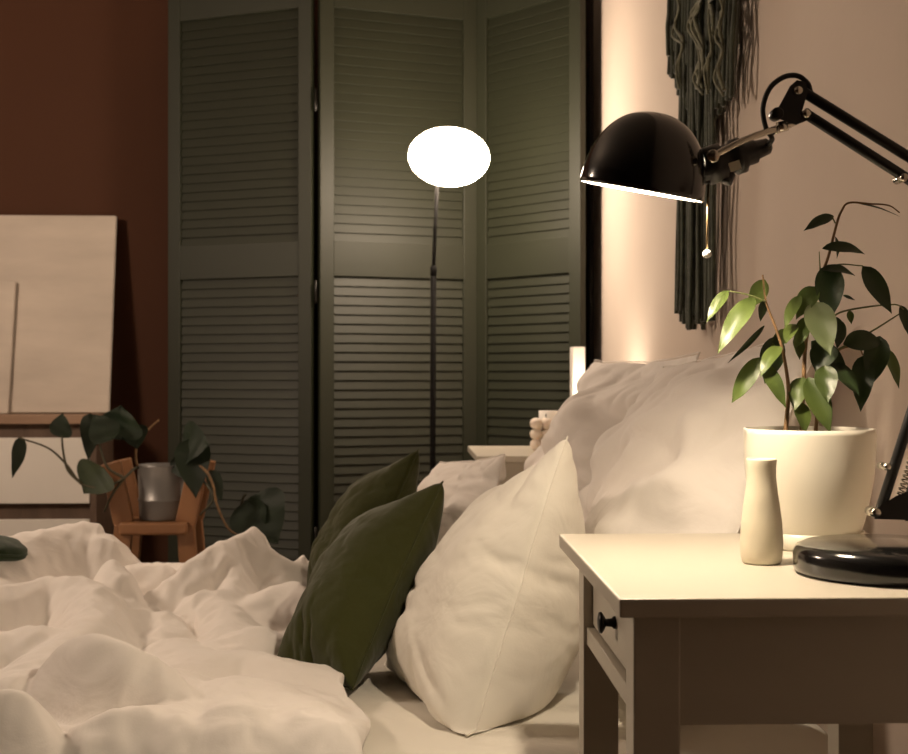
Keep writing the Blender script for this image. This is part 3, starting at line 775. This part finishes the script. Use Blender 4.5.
# ------------------------------------------------------------------ leaves
def leaf(bm, base, tip, width, up, bend=.15, cup=.25, mi=0, nu=12, nv=6, blunt=.42, twist=0.0):
    uvl = bm.loops.layers.uv.verify()
    base, tip = Vector(base), Vector(tip); t = tip - base; Ln = t.length; t.normalize()
    up = Vector(up); nrm = (up - t * up.dot(t)).normalized(); s = t.cross(nrm)
    rows = []
    for i in range(nu + 1):
        u = i / nu
        w = width * .5 * (math.sin(PI * u ** (.72 if blunt < .5 else .6)) ** .85) * (1 if u < .78 else 1 - .35 * ((u - .78) / .22))
        if i == nu: w = 0.0002
        if i == 0: w = 0.0006
        c = base + t * Ln * u + nrm * (bend * Ln * 4 * u * (1 - u)) - Vector((0, 0, 1)) * (.06 * Ln * u * u)
        a = twist * u; sn = s * math.cos(a) + nrm * math.sin(a); nn = nrm * math.cos(a) - s * math.sin(a)
        rows.append([(bm.verts.new(c + sn * w * (2 * j / nv - 1) + nn * (cup * w * (abs(2 * j / nv - 1) ** 1.3) + .02 * width * math.sin(u * 14 + j))), (j / nv, u)) for j in range(nv + 1)])
    for i in range(nu):
        for j in range(nv):
            q = (rows[i][j], rows[i][j + 1], rows[i + 1][j + 1], rows[i + 1][j])
            f = bm.faces.new([x[0] for x in q]); f.material_index = mi; f.smooth = True
            for lp, x in zip(f.loops, q): lp[uvl].uv = x[1]

def leaf_obj(name, bm, ms, parent):
    me = bpy.data.meshes.new(name); bm.to_mesh(me); bm.free()
    for x in ms: me.materials.append(M[x])
    o = bpy.data.objects.new(name, me); COL.objects.link(o); o.parent = parent; o.matrix_parent_inverse = world_of(parent).inverted()
    return o

# ------------------------------------------------------------------ ficus in a white pot
pcn = C2W((809 - CX) * 1.455 / F, 1.455, NZ)
fic = thing('potted_ficus', 'young ficus with glossy green leaves in a cream white pot on the near bedside table', 'potted plant', pcn)
pr = 64 * 1.455 / F; ph = .1315
bm = bmesh.new()
lathe(bm, [(0, .004), (.050, .004), (.0565, .0195), (.0600, .030), (.0650, .0515), (.0695, .075), (.0712, .095), (pr, ph - .006), (pr, ph), (pr - .004, ph), (pr - .0045, ph - .02), (.056, .035), (0, .030)], T(pcn), 72)
pot = obj('pot', bm, 'pot', fic, True)
bm = bmesh.new(); lathe(bm, [(0, 0), (.0555, 0), (.0580, .003), (.0600, .018), (.0580, .0183), (.0565, .0035), (0, .0035)], T(pcn), 64)
obj('saucer', bm, 'pot', fic, True)
bm = bmesh.new(); lathe(bm, [(0, ph - .019), (.03, ph - .0175), (pr - .0052, ph - .020)], T(pcn), 40)
obj('soil', bm, 'soil', fic, True)
KC = 2.5125
def Fp(cx, cy, dd=0.0): return P(668 + cx / KC, 180 + cy / KC, 1.455 + dd)
def stem(pts, r0, r1, m, dds):
    q = [Fp(x, y, dds[0] + (dds[1] - dds[0]) * i / (len(pts) - 1)) for i, (x, y) in enumerate(pts)]
    s = spline(q, 5); n = len(s)
    bm = bmesh.new(); tube(bm, s, [r0 + (r1 - r0) * i / (n - 1) for i in range(n)], 8)
    obj('stem', bm, m, fic, True)
stem([(293, 655), (300, 580), (303, 530), (296, 470), (285, 415), (268, 365), (246, 305), (238, 238)], .0028, .0009, 'stem', (.0, -.02))
stem([(336, 655), (337, 580), (341, 500), (344, 430), (352, 375), (370, 300), (385, 240), (402, 195), (424, 110), (436, 78), (455, 57), (510, 60), (555, 64), (582, 82)], .0028, .0007, 'stem', (.01, .02))
stem([(370, 650), (378, 560), (398, 490), (425, 430), (475, 418), (490, 440)], .0024, .0009, 'stem', (.03, .04))
stem([(330, 560), (350, 525), (372, 500), (395, 468)], .0016, .0008, 'stem', (.0, -.01))
stem([(400, 360), (432, 333), (500, 319), (570, 313), (592, 325)], .0013, .0007, 'stem_green', (.02, .05))
stem([(420, 430), (510, 381), (560, 350), (588, 332)], .0013, .0007, 'stem_green', (.03, .05))
stem([(383, 245), (380, 180)], .0011, .0005, 'stem_green', (.015, .0))
stem([(388, 228), (430, 212), (490, 216)], .001, .0007, 'stem_green', (.015, .02))
stem([(246, 305), (200, 288), (152, 279)], .001, .0007, 'stem_green', (-.02, -.02))
stem([(420, 108), (412, 92)], .001, .0007, 'stem_green', (.02, .015))
TOCAM = (C2W(0, 0, CAMZ) - C2W(.36, 1.455, CAMZ)).normalized()
RIGHT = (C2W(1, 0, 0) - C2W(0, 0, 0))
bm = bmesh.new()
LV = [ # base, tip, width, material, depth0, depth1, roll (side tilt), bend
    ((152, 278), (97, 352), 30, 0, -.02, -.03, -.3, .10), ((217, 296), (125, 427), 50, 0, -.02, -.04, -.2, .12),
    ((243, 250), (203, 318), 44, 0, -.01, .0, .5, .10), ((242, 366), (150, 452), 15, 1, -.01, -.02, .9, .10),
    ((230, 446), (160, 552), 44, 0, -.01, -.03, .2, -.22), ((283, 418), (232, 490), 38, 0, -.01, -.03, -.4, .18),
    ((240, 463), (296, 566), 40, 0, -.02, -.03, .3, .05), ((272, 392), (243, 505), 60, 1, .01, .02, .3, .05),
    ((332, 290), (293, 368), 34, 0, .0, -.02, -.5, .05), ((372, 268), (322, 345), 50, 0, .01, -.0, -.2, .08),
    ((366, 306), (408, 432), 72, 2, .0, -.03, .1, .06), ((404, 212), (408, 345), 68, 1, .01, .0, .0, .08),
    ((386, 226), (470, 236), 32, 1, .01, .0, .9, .18), ((416, 90), (341, 123), 32, 1, .02, .015, -.5, .06),
    ((388, 172), (494, 180), 30, 1, .01, .02, .7, .22), ((420, 142), (424, 194), 18, 1, .02, .01, .9, .1),
    ((489, 217), (562, 328), 50, 1, .02, .02, .1, .06), ((456, 328), (461, 360), 17, 0, .03, .03, .0, .0),
    ((430, 350), (424, 420), 40, 1, .03, .02, .6, .05), ((405, 410), (372, 482), 66, 1, .02, .01, -.2, .04),
    ((360, 405), (455, 490), 56, 1, .03, .02, .2, .06), ((440, 412), (540, 402), 54, 1, .03, .04, .5, .20),
    ((532, 392), (508, 512), 62, 1, .04, .03, .1, .08), ((494, 440), (484, 574), 56, 1, .04, .02, -.1, .06),
    ((546, 424), (580, 518), 36, 0, .05, .05, .5, .08), ((584, 315), (604, 386), 30, 1, .05, .05, .4, .06),
    ((412, 460), (480, 535), 46, 1, .02, .0, .4, .06), ((395, 466), (402, 555), 54, 0, -.01, -.03, -.1, .06),
    ((352, 496), (408, 628), 58, 0, -.01, -.03, .1, .06), ((328, 558), (345, 632), 44, 0, -.01, -.02, .5, .05),
    ((338, 496), (318, 575), 48, 0, .0, -.02, -.3, .05), ((318, 362), (296, 408), 34, 0, .0, -.02, -.3, .08),
    ((324, 392), (330, 448), 32, 0, .01, .0, .5, .05), ((350, 345), (318, 420), 36, 0, .0, -.01, .3, .05),
    ((455, 56), (582, 84), 9, 1, .02, .02, 1.1, .06), ((405, 345), (440, 400), 40, 1, .02, .02, .2, .05),
    ((238, 300), (232, 352), 26, 1, .0, .01, .5, .05), ((440, 290), (470, 300), 10, 1, .02, .02, .6, .0),
    ((300, 380), (250, 420), 34, 0, .02, .01, .8, .1),
]
for b_, t_, w_, mi, d0, d1, roll, bend in LV:
    p0, p1 = Fp(*b_, d0), Fp(*t_, d1)
    upv = TOCAM * math.cos(roll) + RIGHT * math.sin(roll) + Vector((0, 0, .35 if mi != 2 else .1))
    leaf(bm, p0, p1, w_ / KC * 1.455 / F * 1.06, upv, bend * .6, .22, mi)
leaf_obj('foliage', bm, ['leaf', 'leaf_dark', 'leaf_pale'], fic)

# ------------------------------------------------------------------ vase
vc = C2W((761.5 - CX) * 1.32 / F, 1.32, NZ); s_ = 1.32 / F
bm = bmesh.new()
lathe(bm, [(0, 0), (17 * s_, 0), (19.5 * s_, 2 * s_), (20.5 * s_, 8 * s_), (21 * s_, 22 * s_), (20 * s_, 40 * s_), (18 * s_, 58 * s_), (15.6 * s_, 74 * s_), (14.2 * s_, 86 * s_), (14.3 * s_, 95 * s_), (15 * s_, 103 * s_), (14.6 * s_, 104.5 * s_), (12 * s_, 104 * s_), (11 * s_, 95 * s_), (11.5 * s_, 80 * s_), (16 * s_, 50 * s_), (17 * s_, 12 * s_), (0, 8 * s_)], T(vc), 48)
for v in bm.verts:
    h_ = v.co.z - NZ
    k = 1 + .035 * noise.noise(Vector((v.co.x * 30, v.co.y * 30, h_ * 45)))
    v.co.x = vc.x + (v.co.x - vc.x) * k; v.co.y = vc.y + (v.co.y - vc.y) * k
tag(obj('vase', bm, 'vase', smooth=True), 'small waisted cream ceramic vase before the ficus pot', 'vase')

# ------------------------------------------------------------------ dresser and canvases
dr = thing('dresser', 'low wood framed dresser with white drawer fronts against the terracotta wall', 'dresser', (-1.8, 4.3, 0))
dx0, dx1, dy0, dy1 = -2.6, -.985, 4.19, 4.44
DZ = .769
obj('top_board', cbox(dx0, dx1 + .004, dy0 - .012, dy1, DZ - .030, DZ, .002), 'dresser_wood', dr)
bm = bmesh.new(); box(bm, dx0, dx0 + .05, dy0, dy1, 0, DZ - .031); box(bm, dx1 - .02, dx1, dy0, dy1, 0, DZ - .031); box(bm, dx0 + .05, dx1 - .02, dy0 + .02, dy1, .05, DZ - .031)
obj('carcass', bm, 'dresser_dark', dr)
for za, zb in ((.486, .695), (.24, .4345), (.06, .19)):
    for xa, xb in ((-1.765, -1.006), (-2.54, -1.78)):
        d_ = obj('drawer', cbox(xa, xb, dy0 - .008, dy0 + .018, za, zb, .002), 'box_white', dr)
        bm = bmesh.new(); xm = (xa + xb) / 2 - .05; box(bm, xm - .07, xm + .07, dy0 - .022, dy0 - .010, zb - .012, zb - .002, .002)
        obj('handle', bm, 'dresser_wood', d_)
def leaning(name, x0, x1, yb, yt, z0, z1, th, m, shear=0.0, label='', cat='canvas'):
    h = z1 - z0; ang = math.atan2(yt - yb, h)
    mt = T((0, yb, z0)) @ Matrix.Rotation(-ang, 4, 'X')
    t = thing(name, label, cat, ((x0 + x1) / 2, yb, z0))
    bm = bmesh.new(); box(bm, x0, x1, -th, 0, 0, h / math.cos(ang), .003)
    for v in bm.verts: v.co.x += shear * v.co.z / h
    bmesh.ops.transform(bm, matrix=mt, verts=bm.verts)
    obj('canvas_face', bm, m, t)
    bm = bmesh.new(); box(bm, x0 + .01, x1 - .01, .0005, .012, .01, h / math.cos(ang) - .01)
    for v in bm.verts: v.co.x += shear * v.co.z / h
    bmesh.ops.transform(bm, matrix=mt, verts=bm.verts)
    obj('stretcher_frame', bm, 'dark_edge', t)
a0 = P(112, 412, 4.30)
leaning('canvas_painting', -2.3, a0.x, 4.31, 4.42, DZ, 1.427, .022, 'canvas', .0, 'large white textured canvas leaning on the wall on top of the dresser', 'painting')
b0 = P(11, 412, 4.25)
leaning('canvas_painting', -1.95, b0.x, 4.275, 4.346, DZ, 1.205, .009, 'canvas', .004, 'smaller white canvas leaning in front of the large one', 'painting')

# ------------------------------------------------------------------ stool with a vine in a zinc pot
SDp = 3.40
st0 = P(165, 520, SDp); stz = st0.z
stool = thing('plant_stool', 'small birch chair stool carrying the zinc potted vine', 'stool', (st0.x, st0.y, 0))
def sp_(px, py, d=SDp): return P(px, py, d)
bm = bmesh.new()
xa, xb = sp_(131, 520).x, sp_(188, 520).x
box(bm, xa - .01, xb + .012, st0.y - .10, st0.y + .10, stz - .028, stz + .004, .006)
obj('seat', bm, 'birch', stool)
def limb(p0, p1, w, d):
    b = bmesh.new(); p0, p1 = Vector(p0), Vector(p1); v = p1 - p0; L_n = v.length
    m_ = axis_mtx(p0, v, Vector((0, 1, 0)))
    box(b, -d / 2, d / 2, -w / 2, w / 2, 0, L_n, .004, m_); return b
for sy in (-.062, .062):
    for s, xe in ((-1, xa), (1, xb)):
        obj('leg', limb((xe + s * .045, st0.y + sy * 1.15, 0), (xe + s * .004, st0.y + sy, stz - .004), .046, .024), 'birch', stool)
        tp = .155
        obj('side_post', limb((xe + s * .004, st0.y + sy, stz - .002), (xe + s * .038, st0.y + sy * .97, stz + tp), .052, .020), 'birch', stool)
vine = thing('potted_vine', 'trailing vine with broad dark leaves in a grey zinc pot', 'potted plant', (0, 0, 0))
pc_ = P(163, 515, SDp - .02); pc_.z = stz + .004; vine.location = pc_
rw = 25 * 3.38 / F; hh = 55 * 3.38 / F
bm = bmesh.new(); lathe(bm, [(0, 0), (rw * .88, 0), (rw * .92, .004), (rw * .95, hh * .34), (rw * .99, hh * .36), (rw * .99, hh * .38), (rw * .95, hh * .40), (rw, hh - .004), (rw * 1.02, hh), (rw * .97, hh), (rw * .9, hh * .8), (0, hh * .8)], T(pc_), 48)
obj('pot', bm, 'zinc', vine, True)
bm = bmesh.new(); lathe(bm, [(0, hh * .86), (rw * .925, hh * .84)], T(pc_), 24); obj('soil', bm, 'soil', vine, True)
def vp(px, py, dd=0): return P(px, py, SDp - .02 + dd)
VS = [
    [(150, 470, 0), (136, 468, -.04), (124, 478, -.08), (105, 487, -.10), (82, 484, -.10), (66, 464, -.10), (48, 448, -.10), (20, 438, -.08)],
    [(124, 478, -.08), (108, 468, -.09), (101, 450, -.09), (98, 436, -.08)],
    [(82, 484, -.10), (68, 470, -.10), (63, 450, -.1), (62, 434, -.1)],
    [(155, 470, 0), (138, 466, -.03), (137, 445, -.03), (148, 430, -.03), (159, 420, -.03)],
    [(175, 470, 0), (190, 462, -.06), (205, 470, -.09), (213, 485, -.10), (217, 505, -.10), (228, 528, -.08), (240, 536, -.06)],
    [(178, 470, 0), (200, 478, -.07), (213, 498, -.1), (200, 515, -.10)],
    [(240, 512, -.02), (243, 498, -.02), (246, 494, -.02)],
    [(124, 478, -.08), (112, 495, -.09), (104, 512, -.08)],
]
for v in VS:
    bm = bmesh.new(); s = spline([vp(*q) for q in v], 6)
    tube(bm, s, [.0042 - .002 * i / len(s) for i in range(len(s))], 7)
    obj('stem', bm, 'stem' if v[-1][0] in (159, 240) else 'stem_dark', vine, True)
bm = bmesh.new()
VL = [((20, 437, -.08), (12, 476, -.08), 12, 0, 1.0), ((62, 438, -.1), (63, 411, -.12), 18, 0, .1), ((90, 413, -.09), (88, 458, -.1), 15, 0, .7),
      ((120, 440, -.08), (121, 403, -.10), 38, 0, .1), ((112, 440, -.10), (94, 412, -.11), 26, 0, -.2), ((104, 468, -.09), (84, 492, -.10), 34, 1, .2),
      ((133, 425, -.06), (137, 448, -.08), 20, 0, .4),
      ((182, 445, -.03), (210, 442, -.10), 34, 0, .2), ((192, 438, -.05), (196, 495, -.10), 26, 0, .3), ((180, 452, -.03), (186, 478, -.09), 20, 0, -.4), ((210, 470, -.08), (222, 500, -.1), 11, 0, .5),
      ((250, 497, -.02), (278, 541, -.06), 46, 0, .1), ((247, 500, -.02), (262, 540, -.03), 30, 0, -.3)]
for a, b, w, mi, roll in VL:
    p0, p1 = vp(*a), vp(*b)
    upv = TOCAM * math.cos(roll) + RIGHT * math.sin(roll) + Vector((0, 0, .3))
    leaf(bm, p0, p1, w * 3.38 / F * 1.35, upv, .06, .15, mi, blunt=.6)
leaf_obj('foliage', bm, ['vine_leaf', 'vine_leaf_light'], vine)

# ------------------------------------------------------------------ world, camera, view
w = bpy.data.worlds.new('world'); sc.world = w; w.use_nodes = True
w.node_tree.nodes['Background'].inputs['Color'].default_value = (0.02, 0.014, 0.009, 1)
w.node_tree.nodes['Background'].inputs['Strength'].default_value = 0.1
cd = bpy.data.cameras.new('camera'); cam = bpy.data.objects.new('camera', cd); COL.objects.link(cam)
cam.location = (0, 0, CAMZ); cam.rotation_euler = (PI / 2, 0, -PSI)
cd.sensor_width = 36; cd.lens = F / 908 * 36; cd.clip_start = .02
cd.dof.use_dof = True; cd.dof.focus_distance = 1.55; cd.dof.aperture_fstop = 12.0
sc.camera = cam
sc.view_settings.view_transform = 'Standard'; sc.view_settings.look = 'None'
sc.view_settings.gamma = 1; sc.view_settings.exposure = 0.3; sc.view_settings.use_curve_mapping = False
sc.cycles.use_denoising = True
sc.cycles.max_bounces = 8; sc.cycles.diffuse_bounces = 5
sc.cycles.sample_clamp_indirect = 6
